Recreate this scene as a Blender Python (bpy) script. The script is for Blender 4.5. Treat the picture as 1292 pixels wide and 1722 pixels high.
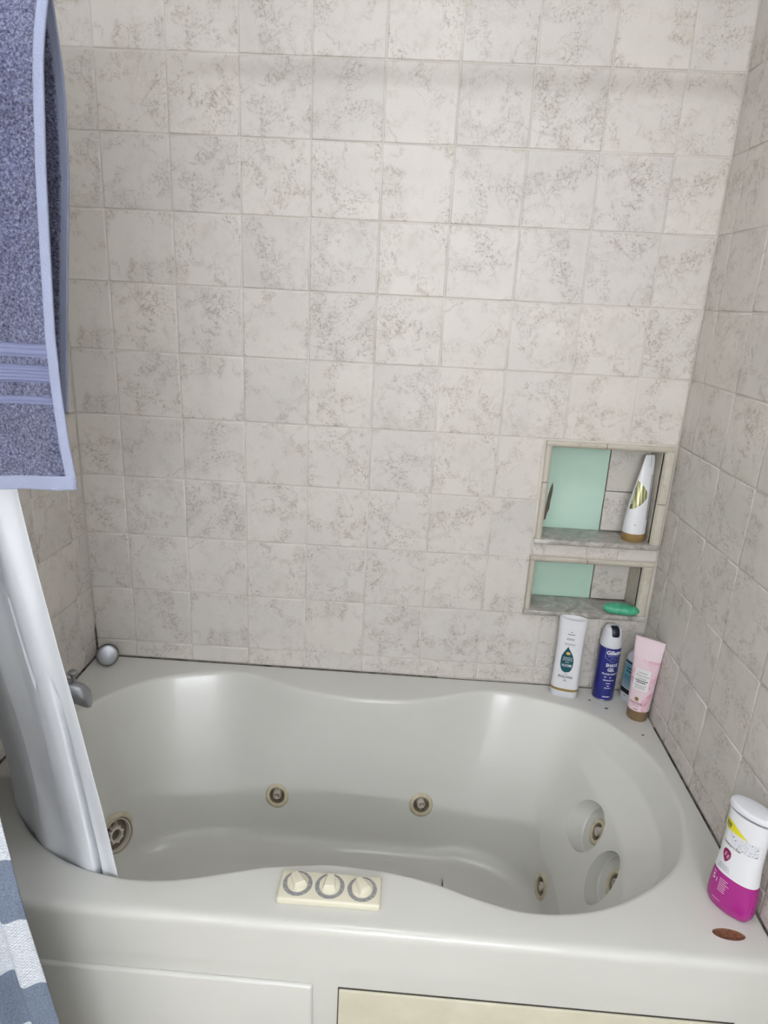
import bpy, bmesh, math, random
from mathutils import Vector, Matrix
from mathutils.bvhtree import BVHTree

for o in list(bpy.data.objects): bpy.data.objects.remove(o)
SC = bpy.context.scene
COL = SC.collection
random.seed(7)
PI = math.pi

# ------------------------------------------------------------ camera, light, exposure
W = 1.515            # room width, wall to wall
T = 0.16             # tile pitch
DECK = 0.50          # tub deck height
cam_d = bpy.data.cameras.new('camera'); cam = bpy.data.objects.new('camera', cam_d); COL.objects.link(cam)
cam_d.sensor_fit = 'HORIZONTAL'; cam_d.sensor_width = 36.0; cam_d.lens = 1126.34 * 36.0 / 1292.0
cam_d.clip_start = 0.02
_right = Vector((0.998, 0.049, 0.047)); _fwd = Vector((-0.032, 0.952, -0.304)); 
_fwd.normalize(); _right = (_right - _fwd * _right.dot(_fwd)).normalized(); _up = _right.cross(_fwd).normalized()
cam.matrix_world = Matrix(((_right.x, _up.x, -_fwd.x, 0.852), (_right.y, _up.y, -_fwd.y, -1.657),
                           (_right.z, _up.z, -_fwd.z, 1.507), (0, 0, 0, 1)))
SC.camera = cam
world = bpy.data.worlds.new('world'); SC.world = world; world.use_nodes = True
world.node_tree.nodes['Background'].inputs[0].default_value = (0.9, 0.95, 1.0, 1)
world.node_tree.nodes['Background'].inputs[1].default_value = 0.05
SC.view_settings.view_transform = 'Standard'; SC.view_settings.look = 'None'
SC.view_settings.gamma = 1.0; SC.view_settings.use_curve_mapping = False
SC.view_settings.exposure = 0.0
LAMP_POWER = 264.0     # emission of each vanity globe
FILL_POWER = 14.0      # emission of the added overhead fill light

# ------------------------------------------------------------ helpers
def s2l(c):
    return tuple(((v / 255.0) / 12.92 if v / 255.0 <= 0.04045 else ((v / 255.0 + 0.055) / 1.055) ** 2.4) for v in c) + (1.0,)

def new_mat(name, col, rough=0.5, metal=0.0, spec=0.5):
    m = bpy.data.materials.new(name); m.use_nodes = True
    b = m.node_tree.nodes['Principled BSDF']
    b.inputs['Base Color'].default_value = s2l(col); b.inputs['Roughness'].default_value = rough
    b.inputs['Metallic'].default_value = metal; b.inputs['Specular IOR Level'].default_value = spec
    return m

class NT:
    def __init__(s, m): s.t = m.node_tree; s.b = s.t.nodes['Principled BSDF']
    def n(s, typ, **kw):
        x = s.t.nodes.new(typ)
        for k, v in kw.items():
            if k in x.inputs: x.inputs[k].default_value = v
            else: setattr(x, k, v)
        return x
    def l(s, a, b): s.t.links.new(a, b)
    def math(s, op, a, b=None, c=None, clamp=False):
        x = s.t.nodes.new('ShaderNodeMath'); x.operation = op; x.use_clamp = clamp
        for i, v in enumerate((a, b, c)):
            if v is None: continue
            if isinstance(v, (int, float)): x.inputs[i].default_value = v
            else: s.l(v, x.inputs[i])
        return x.outputs[0]
    def ramp(s, f, stops, interp='LINEAR'):
        x = s.t.nodes.new('ShaderNodeValToRGB'); x.color_ramp.interpolation = interp
        e = x.color_ramp.elements
        while len(e) < len(stops): e.new(0.5)
        for k, (p, c) in zip(e, stops): k.position = p; k.color = c
        s.l(f, x.inputs[0]); return x.outputs[0]
    def mix(s, f, a, b, typ='MIX'):
        x = s.t.nodes.new('ShaderNodeMix'); x.data_type = 'RGBA'; x.blend_type = typ
        if isinstance(f, (int, float)): x.inputs[0].default_value = f
        else: s.l(f, x.inputs[0])
        for i, v in ((6, a), (7, b)):
            if isinstance(v, tuple): x.inputs[i].default_value = v
            else: s.l(v, x.inputs[i])
        return x.outputs[2]
    def noise(s, vec, scale, detail=2.0, rough=0.5, dist=0.0):
        x = s.t.nodes.new('ShaderNodeTexNoise')
        x.inputs['Scale'].default_value = scale; x.inputs['Detail'].default_value = detail
        x.inputs['Roughness'].default_value = rough; x.inputs['Distortion'].default_value = dist
        if vec is not None: s.l(vec, x.inputs['Vector'])
        return x.outputs[0]
    def obj(s): return s.t.nodes.new('ShaderNodeTexCoord').outputs['Object']
    def bump(s, h, strength, dist):
        x = s.t.nodes.new('ShaderNodeBump'); x.inputs['Strength'].default_value = strength; x.inputs['Distance'].default_value = dist
        s.l(h, x.inputs['Height']); s.l(x.outputs[0], s.b.inputs['Normal'])
G = lambda v: (v, v, v, 1.0)

def link(o, parent=None):
    COL.objects.link(o)
    if parent is not None: o.parent = parent
    return o

def mesh_obj(name, verts, faces, mat, parent=None, smooth=False, sharp=None):
    me = bpy.data.meshes.new(name); me.from_pydata([tuple(v) for v in verts], [], faces); me.update()
    if smooth:
        me.polygons.foreach_set('use_smooth', [True] * len(me.polygons))
        if sharp is not None: me.set_sharp_from_angle(angle=math.radians(sharp))
    if mat: me.materials.append(mat)
    return link(bpy.data.objects.new(name, me), parent)

def bm_obj(name, bm, mat, parent=None, smooth=False, sharp=None):
    bmesh.ops.recalc_face_normals(bm, faces=bm.faces[:])
    me = bpy.data.meshes.new(name); bm.to_mesh(me); bm.free()
    if smooth:
        me.polygons.foreach_set('use_smooth', [True] * len(me.polygons))
        if sharp is not None: me.set_sharp_from_angle(angle=math.radians(sharp))
    if mat: me.materials.append(mat)
    return link(bpy.data.objects.new(name, me), parent)

def box_bm(bm, x0, x1, y0, y1, z0, z1, bevel=0.0, seg=2):
    r = bmesh.ops.create_cube(bm, size=1.0)
    vs = r['verts']
    for v in vs:
        v.co = Vector((x0 + (v.co.x + .5) * (x1 - x0), y0 + (v.co.y + .5) * (y1 - y0), z0 + (v.co.z + .5) * (z1 - z0)))
    if bevel > 0:
        es = list({e for v in vs for e in v.link_edges})
        bmesh.ops.bevel(bm, geom=es, offset=bevel, segments=seg, profile=0.5, affect='EDGES')

def box(name, x0, x1, y0, y1, z0, z1, mat, parent=None, bevel=0.0, seg=2):
    bm = bmesh.new(); box_bm(bm, x0, x1, y0, y1, z0, z1, bevel, seg)
    return bm_obj(name, bm, mat, parent, smooth=bevel > 0, sharp=50)

def empty(name, loc=(0, 0, 0), rz=0.0):
    o = bpy.data.objects.new(name, None); o.empty_display_size = 0.05
    o.location = loc; o.rotation_euler = (0, 0, rz); return link(o)

def tag(o, label, cat, group=None):
    o['label'] = label; o['category'] = cat
    if group: o['group'] = group
    return o
def struct(o, label=None):
    o['kind'] = 'structure'
    if label: o['label'] = label
    return o

def lathe_geo(profile, n=40):
    """profile [(r, h)] about local Z; closed ends where r == 0"""
    V, F, rings = [], [], []
    for r, h in profile:
        if r < 1e-6: rings.append([len(V)]); V.append((0, 0, h))
        else:
            rings.append(list(range(len(V), len(V) + n)))
            for k in range(n): a = 2 * PI * k / n; V.append((r * math.cos(a), r * math.sin(a), h))
    for A, B in zip(rings, rings[1:]):
        if len(A) == 1 and len(B) == 1: continue
        for k in range(n):
            k2 = (k + 1) % n
            if len(A) == 1: F.append((A[0], B[k2], B[k]))
            elif len(B) == 1: F.append((A[k], A[k2], B[0]))
            else: F.append((A[k], A[k2], B[k2], B[k]))
    return V, F
def lathe(name, profile, mat, parent=None, n=40, sharp=40, M=None):
    V, F = lathe_geo(profile, n)
    if M is not None: V = [M @ Vector(v) for v in V]
    return mesh_obj(name, V, F, mat, parent, True, sharp)
def frame_to(p, nrm):
    q = Vector(nrm).normalized().to_track_quat('Z', 'Y')
    return Matrix.Translation(p) @ q.to_matrix().to_4x4()

def tube(name, pts, rad, mat, parent=None, n=16, caps=True):
    pts = [Vector(p) for p in pts]; V, F = [], []
    rads = rad if isinstance(rad, (list, tuple)) else [rad] * len(pts)
    up = Vector((0, 0, 1)) if abs((pts[1] - pts[0]).normalized().z) < .9 else Vector((0, 1, 0))
    for i, p in enumerate(pts):
        d = (pts[min(i + 1, len(pts) - 1)] - pts[max(i - 1, 0)]).normalized()
        a = d.cross(up).normalized(); b = a.cross(d)
        for k in range(n): t = 2 * PI * k / n; V.append(p + (a * math.cos(t) + b * math.sin(t)) * rads[i])
    for i in range(len(pts) - 1):
        for k in range(n): F.append((i * n + k, i * n + (k + 1) % n, (i + 1) * n + (k + 1) % n, (i + 1) * n + k))
    if caps: F.append(tuple(range(n))[::-1]); F.append(tuple(range((len(pts) - 1) * n, len(pts) * n)))
    return mesh_obj(name, V, F, mat, parent, True, 45)

def grid(name, nu, nv, fn, mat, parent=None, smooth=True):
    V = [fn(i / nu, j / nv) for j in range(nv + 1) for i in range(nu + 1)]
    F = [(j * (nu + 1) + i, j * (nu + 1) + i + 1, (j + 1) * (nu + 1) + i + 1, (j + 1) * (nu + 1) + i) for j in range(nv) for i in range(nu)]
    return mesh_obj(name, V, F, mat, parent, smooth)

def interp(x, tab):
    tab = sorted(tab)
    if x <= tab[0][0]: return tab[0][1]
    for (a, b), (c, d) in zip(tab, tab[1:]):
        if x <= c: 
            t = (x - a) / (c - a); return b + (d - b) * t
    return tab[-1][1]
def sstep(a, b, x):
    t = max(0.0, min(1.0, (x - a) / (b - a))); return t * t * (3 - 2 * t)

# ------------------------------------------------------------ materials
def tile_material(name, base, vein, dark, amount=1.0):
    m = new_mat(name, base, 0.42, 0, 0.4); t = NT(m)
    info = t.n('ShaderNodeObjectInfo')
    off = t.math('MULTIPLY', info.outputs['Object Index'], 3.71)
    comb = t.n('ShaderNodeCombineXYZ'); t.l(off, comb.inputs[0]); t.l(t.math('MULTIPLY', off, 0.63), comb.inputs[1]); t.l(t.math('MULTIPLY', off, 1.9), comb.inputs[2])
    add = t.n('ShaderNodeVectorMath', operation='ADD'); t.l(t.obj(), add.inputs[0]); t.l(comb.outputs[0], add.inputs[1])
    v = add.outputs[0]
    wob = t.n('ShaderNodeTexNoise'); wob.inputs['Scale'].default_value = 22; wob.inputs['Detail'].default_value = 3
    t.l(v, wob.inputs['Vector'])
    wm = t.n('ShaderNodeVectorMath', operation='MULTIPLY_ADD'); t.l(wob.outputs['Color'], wm.inputs[0])
    wm.inputs[1].default_value = (0.05, 0.05, 0.05); t.l(v, wm.inputs[2]); vw = wm.outputs[0]
    patch = t.noise(vw, 13.0, 2.0, 0.5)
    mask = t.ramp(patch, [(0.47, G(0)), (0.62, G(1))])
    grit = t.ramp(t.noise(v, 170.0, 3.0, 0.65), [(0.42, G(0.1)), (0.60, G(1))])
    vn = t.noise(vw, 24.0, 5.0, 0.62, 0.5)
    line = t.math('MULTIPLY', t.ramp(t.math('ABSOLUTE', t.math('SUBTRACT', vn, 0.5)), [(0.0, G(1)), (0.014, G(.6)), (0.04, G(0))]), grit)
    v2 = t.noise(vw, 7.5, 4.0, 0.55, 0.8)
    vein2 = t.math('MULTIPLY', t.ramp(t.math('ABSOLUTE', t.math('SUBTRACT', v2, 0.47)), [(0.0, G(1)), (0.012, G(.45)), (0.035, G(0))]), t.math('MULTIPLY', grit, t.ramp(t.noise(v, 10.0, 1.0), [(0.42, G(0)), (0.58, G(1))])))
    spk = t.ramp(t.noise(v, 120.0, 4.0, 0.72, 0.6), [(0.55, G(0)), (0.63, G(1))])
    fine = t.noise(v, 320.0, 2.0)
    soft = t.ramp(t.noise(vw, 26.0, 6.0, 0.65), [(0.50, G(0)), (0.7, G(1))])
    bl = t.ramp(t.noise(v, 7.0, 2.0), [(0.3, G(0.94)), (0.7, G(1.03))])
    c = t.mix(t.math('MULTIPLY', soft, 0.55 * amount), s2l(base), s2l(vein))
    c = t.mix(t.math('MULTIPLY', t.math('MULTIPLY', line, mask), 0.8 * amount), c, s2l(dark))
    c = t.mix(t.math('MULTIPLY', vein2, 0.62 * amount), c, s2l(dark))
    c = t.mix(t.math('MULTIPLY', t.math('MULTIPLY', spk, mask), 0.62 * amount), c, s2l(dark))
    c = t.mix(1.0, c, bl, 'MULTIPLY')
    c = t.mix(1.0, c, t.ramp(info.outputs['Random'], [(0, (0.955, 0.955, 0.955, 1)), (1, (1.02, 1.015, 1.0, 1))]), 'MULTIPLY')
    c = t.mix(1.0, c, t.ramp(fine, [(0.3, G(0.965)), (0.7, G(1.02))]), 'MULTIPLY')
    t.l(c, t.b.inputs['Base Color'])
    h = t.math('ADD', t.noise(v, 60.0, 3.0), t.math('MULTIPLY', t.math('MULTIPLY', spk, mask), -0.5))
    t.bump(h, 0.25, 0.0012)
    return m
M_TILE = tile_material('stone_look_tile', (220, 214, 208), (198, 189, 179), (152, 141, 128), 0.9)
M_TRIM = tile_material('niche_trim_tile', (206, 199, 186), (186, 175, 158), (158, 144, 124), 0.7)
M_SILL = new_mat('grey_marble_sill', (172, 168, 160), 0.28); t = NT(M_SILL)
_v = t.noise(t.obj(), 14, 6, 0.65, 2.5)
t.l(t.ramp(_v, [(0.32, s2l((140, 136, 128))), (0.52, s2l((176, 171, 163))), (0.66, s2l((206, 203, 198)))]), t.b.inputs['Base Color'])
M_GROUT = new_mat('grout', (208, 202, 190), 0.85); t = NT(M_GROUT)
t.l(t.ramp(t.noise(t.obj(), 9, 3), [(0.3, s2l((204, 198, 187))), (0.7, s2l((224, 219, 210)))]), t.b.inputs['Base Color'])
M_PAINT = new_mat('white_wall_paint', (243, 242, 238), 0.7); t = NT(M_PAINT); t.bump(t.noise(t.obj(), 90, 3), 0.1, 0.002)
M_FLOOR = new_mat('floor_tile', (170, 160, 148), 0.4); t = NT(M_FLOOR)
t.l(t.ramp(t.noise(t.obj(), 6, 5), [(0.3, s2l((150, 140, 128))), (0.7, s2l((184, 175, 163)))]), t.b.inputs['Base Color'])
M_MINT = new_mat('mint_green_board', (178, 208, 192), 0.45); t = NT(M_MINT)
t.l(t.ramp(t.noise(t.obj(), 8, 4), [(0.3, s2l((188, 219, 203))), (0.7, s2l((198, 227, 212)))]), t.b.inputs['Base Color'])
M_TORN = new_mat('torn_board', (104, 92, 82), 0.9)
M_CAULK = new_mat('mouldy_caulk', (56, 50, 45), 0.8); t = NT(M_CAULK)
t.l(t.ramp(t.noise(t.obj(), 40, 4), [(0.35, s2l((38, 34, 31))), (0.7, s2l((128, 118, 106)))]), t.b.inputs['Base Color'])
M_TUB = new_mat('ivory_acrylic', (215, 214, 208), 0.26, 0, 0.5); t = NT(M_TUB)
t.l(t.ramp(t.noise(t.obj(), 3, 3), [(0.3, s2l((213, 212, 206))), (0.7, s2l((218, 217, 211)))]), t.b.inputs['Base Color'])
t.b.inputs['Coat Weight'].default_value = 0.1; t.b.inputs['Coat Roughness'].default_value = 0.12
M_CREAM = new_mat('cream_access_panel', (212, 206, 184), 0.35); t = NT(M_CREAM)
t.l(t.ramp(t.noise(t.obj(), 25, 4), [(0.3, s2l((208, 202, 180))), (0.7, s2l((216, 210, 189)))]), t.b.inputs['Base Color'])
M_JET = new_mat('yellowed_jet_plastic', (205, 196, 168), 0.38); t = NT(M_JET)
t.l(t.ramp(t.noise(t.obj(), 60, 4), [(0.3, s2l((193, 182, 152))), (0.7, s2l((212, 204, 178)))]), t.b.inputs['Base Color'])
M_JETIN = new_mat('brown_jet_inside', (158, 146, 128), 0.45)  # darker brown than the jet flange
M_NOZ = new_mat('nozzle_plastic', (222, 214, 202), 0.3)
M_CTRL = new_mat('ivory_control_plastic', (226, 221, 200), 0.3)
M_RING = new_mat('grey_dial_ring', (150, 149, 150), 0.5); t = NT(M_RING)
t.l(t.ramp(t.noise(t.obj(), 300, 3), [(0.4, s2l((132, 131, 133))), (0.65, s2l((172, 171, 172)))]), t.b.inputs['Base Color'])
M_CHROME = new_mat('worn_chrome', (160, 162, 168), 0.3, 1.0); t = NT(M_CHROME)
t.l(t.ramp(t.noise(t.obj(), 70, 3), [(0.3, G(0.3)), (0.7, G(0.45))]), t.b.inputs['Roughness'])
M_RUBBER = new_mat('black_rubber', (22, 22, 24), 0.6)
M_RUST = new_mat('rusty_recess', (122, 78, 58), 0.8); t = NT(M_RUST)
t.l(t.ramp(t.noise(t.obj(), 220, 4), [(0.35, s2l((96, 66, 46))), (0.7, s2l((146, 88, 66)))]), t.b.inputs['Base Color'])
M_WHITE = new_mat('white_plastic', (236, 236, 240), 0.3)
M_CAPW = new_mat('white_cap_plastic', (226, 227, 232), 0.32)
M_GOLD = new_mat('gold_band', (170, 148, 92), 0.32, 0.6)
M_GOLDCAP = new_mat('golden_brown_cap', (162, 132, 84), 0.3, 0.25)
M_BROWNCAP = new_mat('brown_cap', (134, 110, 78), 0.35, 0.15)
M_TEAL = new_mat('dark_teal_print', (22, 84, 94), 0.35)
M_INK = new_mat('black_print', (42, 44, 52), 0.5)
M_GREYINK = new_mat('grey_print', (122, 126, 136), 0.5)
M_WINK = new_mat('white_print', (232, 234, 242), 0.45)
M_LINK = new_mat('light_blue_print', (160, 166, 210), 0.45)
M_YELLOW = new_mat('yellow_print', (228, 216, 46), 0.45)
M_AMBER = new_mat('amber_print', (226, 190, 104), 0.4)
M_NAVY = new_mat('navy_can_print', (36, 42, 122), 0.28)
M_NAVYD = new_mat('dark_navy_button', (14, 16, 44), 0.3)
M_CANMETAL = new_mat('can_rim_metal', (150, 150, 170), 0.3, 0.8)
M_MAGENTA = new_mat('magenta_plastic', (166, 34, 132), 0.25)
M_PLUM = new_mat('plum_print', (138, 18, 84), 0.4)
M_PINKW = new_mat('pale_pink_plastic', (236, 216, 223), 0.32)
M_PINK = new_mat('pink_blossom_print', (232, 200, 210), 0.32); t = NT(M_PINK)
_o = t.obj(); _n = t.noise(_o, 26, 3, 0.5, 1.6)
_p = t.ramp(t.noise(_o, 17, 1, 0.4, 0.8), [(0.42, G(0)), (0.56, G(1))])
_c = t.ramp(_n, [(0.25, s2l((206, 134, 158))), (0.45, s2l((226, 172, 190))), (0.56, s2l((238, 206, 215))), (0.75, s2l((240, 218, 224)))])
t.l(t.mix(_p, s2l((236, 214, 221)), _c), t.b.inputs['Base Color'])
M_LABELW = new_mat('paper_white_label', (236, 232, 232), 0.5)
M_AQUA = new_mat('aqua_label_print', (134, 184, 200), 0.4); t = NT(M_AQUA)
_s = t.n('ShaderNodeSeparateXYZ'); t.l(t.obj(), _s.inputs[0])
t.l(t.ramp(t.math('MULTIPLY', _s.outputs[2], 6.0), [(0.25, s2l((196, 214, 222))), (0.42, s2l((120, 176, 196))), (0.8, s2l((148, 190, 204)))]), t.b.inputs['Base Color'])
M_OLIVE = new_mat('olive_gold_panel', (176, 174, 128), 0.25, 0.35); t = NT(M_OLIVE)
_w = t.n('ShaderNodeTexWave'); _w.inputs['Scale'].default_value = 40; _w.inputs['Distortion'].default_value = 2; t.l(t.obj(), _w.inputs['Vector'])
t.l(t.ramp(_w.outputs['Fac'], [(0.1, s2l((120, 116, 74))), (0.5, s2l((176, 174, 126))), (0.9, s2l((206, 204, 164)))]), t.b.inputs['Base Color'])
M_LACE = new_mat('grey_floral_print', (226, 226, 234), 0.4); t = NT(M_LACE)
_vo = t.n('ShaderNodeTexVoronoi'); _vo.inputs['Scale'].default_value = 210; t.l(t.obj(), _vo.inputs['Vector'])
_lm = t.math('MULTIPLY', t.ramp(_vo.outputs['Distance'], [(0.12, G(1)), (0.34, G(0))]), t.ramp(t.noise(t.obj(), 90, 3, .6, 1.5), [(0.44, G(0)), (0.56, G(1))]))
_l2 = t.ramp(t.math('ABSOLUTE', t.math('SUBTRACT', t.noise(t.obj(), 95, 2, .5, 2.0), 0.5)), [(0.0, G(.6)), (0.03, G(0))])
t.l(t.mix(t.math('ADD', _lm, _l2, clamp=True), s2l((230, 230, 238)), s2l((96, 98, 108))), t.b.inputs['Base Color'])
M_SOAP = new_mat('green_soap', (64, 168, 128), 0.28); t = NT(M_SOAP)
t.l(t.ramp(t.noise(t.obj(), 60, 4), [(0.3, s2l((50, 148, 110))), (0.55, s2l((78, 180, 142))), (0.75, s2l((120, 205, 176)))]), t.b.inputs['Base Color'])
t.b.inputs['Subsurface Weight'].default_value = 0.1; t.b.inputs['Subsurface Radius'].default_value = (.004, .006, .004)
M_LINER = new_mat('white_vinyl_liner', (240, 242, 247), 0.4); t = NT(M_LINER); t.bump(t.noise(t.obj(), 14, 4, .55, .6), 0.35, 0.006)
M_ROD = new_mat('rod_metal', (190, 190, 192), 0.25, 1.0)
M_SPECK_SHADE = new_mat('speck_and_gap_shade', (60, 54, 48), 0.8)  # dirt specks, and the painted shade round the access panel

def terry(name, c0, c1, c2):
    m = new_mat(name, c1, 0.95, 0, 0.1); t = NT(m); o = t.obj()
    n1 = t.noise(o, 320, 3, 0.6, 0.5); n2 = t.noise(o, 22, 3)
    c = t.ramp(n1, [(0.32, s2l(c0)), (0.5, s2l(c1)), (0.68, s2l(c2))])  # shade between the loops is put into the colour
    c = t.mix(1.0, c, t.ramp(n2, [(0.3, G(0.86)), (0.7, G(1.08))]), 'MULTIPLY')
    t.l(c, t.b.inputs['Base Color']); t.bump(n1, 1.0, 0.006)
    t.b.inputs['Sheen Weight'].default_value = 0.3
    return m
M_TERRY = terry('blue_grey_terry', (54, 56, 84), (96, 99, 130), (142, 147, 178))
M_HEM = new_mat('pale_blue_hem', (150, 156, 180), 0.9, 0, 0.1); t = NT(M_HEM)
t.bump(t.noise(t.obj(), 500, 2), 0.5, 0.002)
M_DOBBY = new_mat('blue_dobby_band', (126, 131, 162), 0.9, 0, 0.1); t = NT(M_DOBBY); t.bump(t.noise(t.obj(), 500, 2), 0.4, 0.002)
# striped waffle curtain: stripes follow the height of the cloth
M_CURT = new_mat('striped_waffle_cotton', (220, 224, 232), 0.9, 0, 0.15); t = NT(M_CURT); o = t.obj()
sp = t.n('ShaderNodeSeparateXYZ'); t.l(o, sp.inputs[0])
ph = t.math('FRACT', t.math('DIVIDE', t.math('SUBTRACT', sp.outputs[2], 0.527), 0.2175))
stripe = t.ramp(ph, [(0.0, G(0)), (0.52, G(0)), (0.53, G(1)), (0.995, G(1)), (1.0, G(0))])
thread = t.noise(o, 420, 2, .5); 
blue = t.ramp(thread, [(0.3, s2l((98, 109, 128))), (0.7, s2l((126, 136, 154)))])
wh = t.ramp(thread, [(0.3, s2l((198, 203, 213))), (0.7, s2l((222, 226, 233)))])
t.l(t.mix(stripe, wh, blue), t.b.inputs['Base Color'])
wf = t.math('MULTIPLY', t.math('SINE', t.math('MULTIPLY', sp.outputs[2], 1250.0)), t.math('SINE', t.math('MULTIPLY', sp.outputs[0], 900.0)))
t.bump(t.math('ADD', t.math('MULTIPLY', wf, t.math('SUBTRACT', 1.0, stripe)), thread), 0.5, 0.0018)

# ------------------------------------------------------------ room shell
CEIL = 2.42; REAR = -3.40
floor = struct(box('floor', -0.1, W + 0.1, REAR - 0.1, 0.12, -0.08, 0.0, M_FLOOR))
ceiling = struct(box('ceiling', -0.1, W + 0.1, REAR - 0.1, 0.2, CEIL, CEIL + 0.08, M_PAINT))
TH = 0.006          # tile thickness (the grout surface lies 2.2 mm behind the tile faces)
GB = 0.0022
NY = 0.095          # niche depth
# niche openings (inside the trim) : x0, x1, z0, z1
N_UP = (1.209, 1.486, 0.934, 1.174)
N_LO = (1.202, 1.480, 0.732, 0.867)
TILETOP = 0.5533 + 11 * T

def wall_rects(x0, x1, z0, z1, holes):
    xs = sorted({x0, x1, *[h[0] for h in holes], *[h[1] for h in holes]}); zs = sorted({z0, z1, *[h[2] for h in holes], *[h[3] for h in holes]})
    out = []
    for a, b in zip(zs, zs[1:]):
        for c, d in zip(xs, xs[1:]):
            mx, mz = (c + d) / 2, (a + b) / 2
            if any(h[0] < mx < h[1] and h[2] < mz < h[3] for h in holes): continue
            out.append((c, d, a, b))
    return out
bm = bmesh.new()
for (a, b, c, d) in wall_rects(-0.1, W + 0.1, 0.0, CEIL, [(n_[0], n_[1], n_[2] - 0.0135, n_[3]) for n_ in (N_UP, N_LO)]): box_bm(bm, a, b, GB, NY + 0.012, c, d)
box_bm(bm, -0.1, W + 0.1, NY + 0.012, NY + 0.06, 0.0, CEIL)
wall_back = struct(bm_obj('wall_back', bm, M_GROUT), 'back wall of cream stone-look square tiles above the bathtub')
wall_left = struct(box('wall_left', -0.1, -GB, REAR, GB, 0, CEIL, M_GROUT), 'left side wall of square tiles beside the tub spout')
wall_right = struct(box('wall_right', W + GB, W + 0.1, REAR, GB, 0, CEIL, M_GROUT), 'right side wall of square tiles beside the bottles')
wall_front = struct(box('wall_front', -0.1, W + 0.1, REAR - 0.1, REAR, 0, CEIL, M_PAINT))

box('painted_section', -GB - .001, 0.002, REAR, -0.90, 0, CEIL, M_PAINT, wall_left)
box('painted_section', W - 0.002, W + GB + .001, REAR, -0.90, 0, CEIL, M_PAINT, wall_right)
_tile_cache = {}
def tile_mesh(w, h, mat):
    key = (round(w, 4), round(h, 4), mat.name)
    if key in _tile_cache: return _tile_cache[key]
    g = 0.0016; a, b = w / 2 - g, h / 2 - g; e = 0.0026
    # cushion edge: skirt, soft shoulder, face  (local x,y in the tile plane, z out of the wall)
    V, F = [], []
    for (i, z) in ((0.0, -TH), (0.0, -0.0014), (0.0008, -0.0005), (e, 0.0)):
        n = len(V); V += [(-a + i, -b + i, z), (a - i, -b + i, z), (a - i, b - i, z), (-a + i, b - i, z)]
        if n:
            for k in range(4): F.append((n - 4 + k, n - 4 + (k + 1) % 4, n + (k + 1) % 4, n + k))
    F.append(tuple(range(len(V) - 4, len(V))))
    me = bpy.data.meshes.new('tile'); me.from_pydata(V, [], F); me.update()
    me.polygons.foreach_set('use_smooth', [True] * (len(F) - 1) + [False])
    me.materials.append(mat); _tile_cache[key] = me
    return me
BASIS = {'back': Matrix(((1, 0, 0), (0, 0, -1), (0, 1, 0))),        # local x->X, y->Z, z->-Y
         'left': Matrix(((0, 0, 1), (1, 0, 0), (0, 1, 0))),         # x->Y, y->Z, z->X
         'right': Matrix(((0, 0, -1), (-1, 0, 0), (0, 1, 0)))}      # x->-Y, y->Z, z->-X
def put_tile(wall, parent, a0, a1, z0, z1, plane, mat=None, name='tile'):
    """a: running coordinate along the wall (X on back wall, Y on side walls)"""
    w, h = a1 - a0, z1 - z0
    if w < 0.012 or h < 0.012: return
    o = bpy.data.objects.new(name, tile_mesh(w, h, mat or M_TILE))
    o.pass_index = random.randint(1, 15)
    c = (a0 + a1) / 2; z = (z0 + z1) / 2; jit = random.uniform(-0.0004, 0.0004)
    if wall == 'back': p = Vector((c, plane + jit, z))
    else: p = Vector((plane + jit, c, z))
    R3 = BASIS[wall]
    if abs(w - h) < 1e-4: R3 = R3 @ Matrix.Rotation(random.choice((0, 0, PI / 2, PI, -PI / 2)), 3, 'Z')
    R3 = Matrix.Rotation(random.uniform(-0.0015, 0.0015), 3, 'X') @ R3
    o.matrix_world = Matrix.Translation(p) @ R3.to_4x4()
    link(o, parent)
ZR = [0.503] + [0.5533 + T * k for k in range(12)]
XR = [0.0] + [0.1133 + T * k for k in range(9)] + [W]
NX0 = 1.187                                  # tiles stop here beside the niches
for z0, z1 in zip(ZR, ZR[1:]):
    for x0, x1 in zip(XR, XR[1:]):
        in_n = z0 > 0.70 and z1 < 1.20
        if in_n and x0 > NX0 - 0.01: continue
        if in_n and x1 > NX0: x1 = NX0
        put_tile('back', wall_back, x0, x1, z0, z1, 0.0)
# strip between the two niches
for x0, x1 in ((NX0, 1.330), (1.330, 1.408), (1.408, W - .002)): put_tile('back', wall_back, x0, x1, 0.884, 0.9195, 0.0)
YR = [0.0] + [-0.0755 - T * k for k in range(6)]; YR[-1] = -0.8755
for z0, z1 in zip(ZR, ZR[1:]):
    for y1, y0 in zip(YR, YR[1:]):
        put_tile('left', wall_left, y0, y1, z0, z1, 0.0)
        put_tile('right', wall_right, y0, y1, z0, z1, W)

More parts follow.
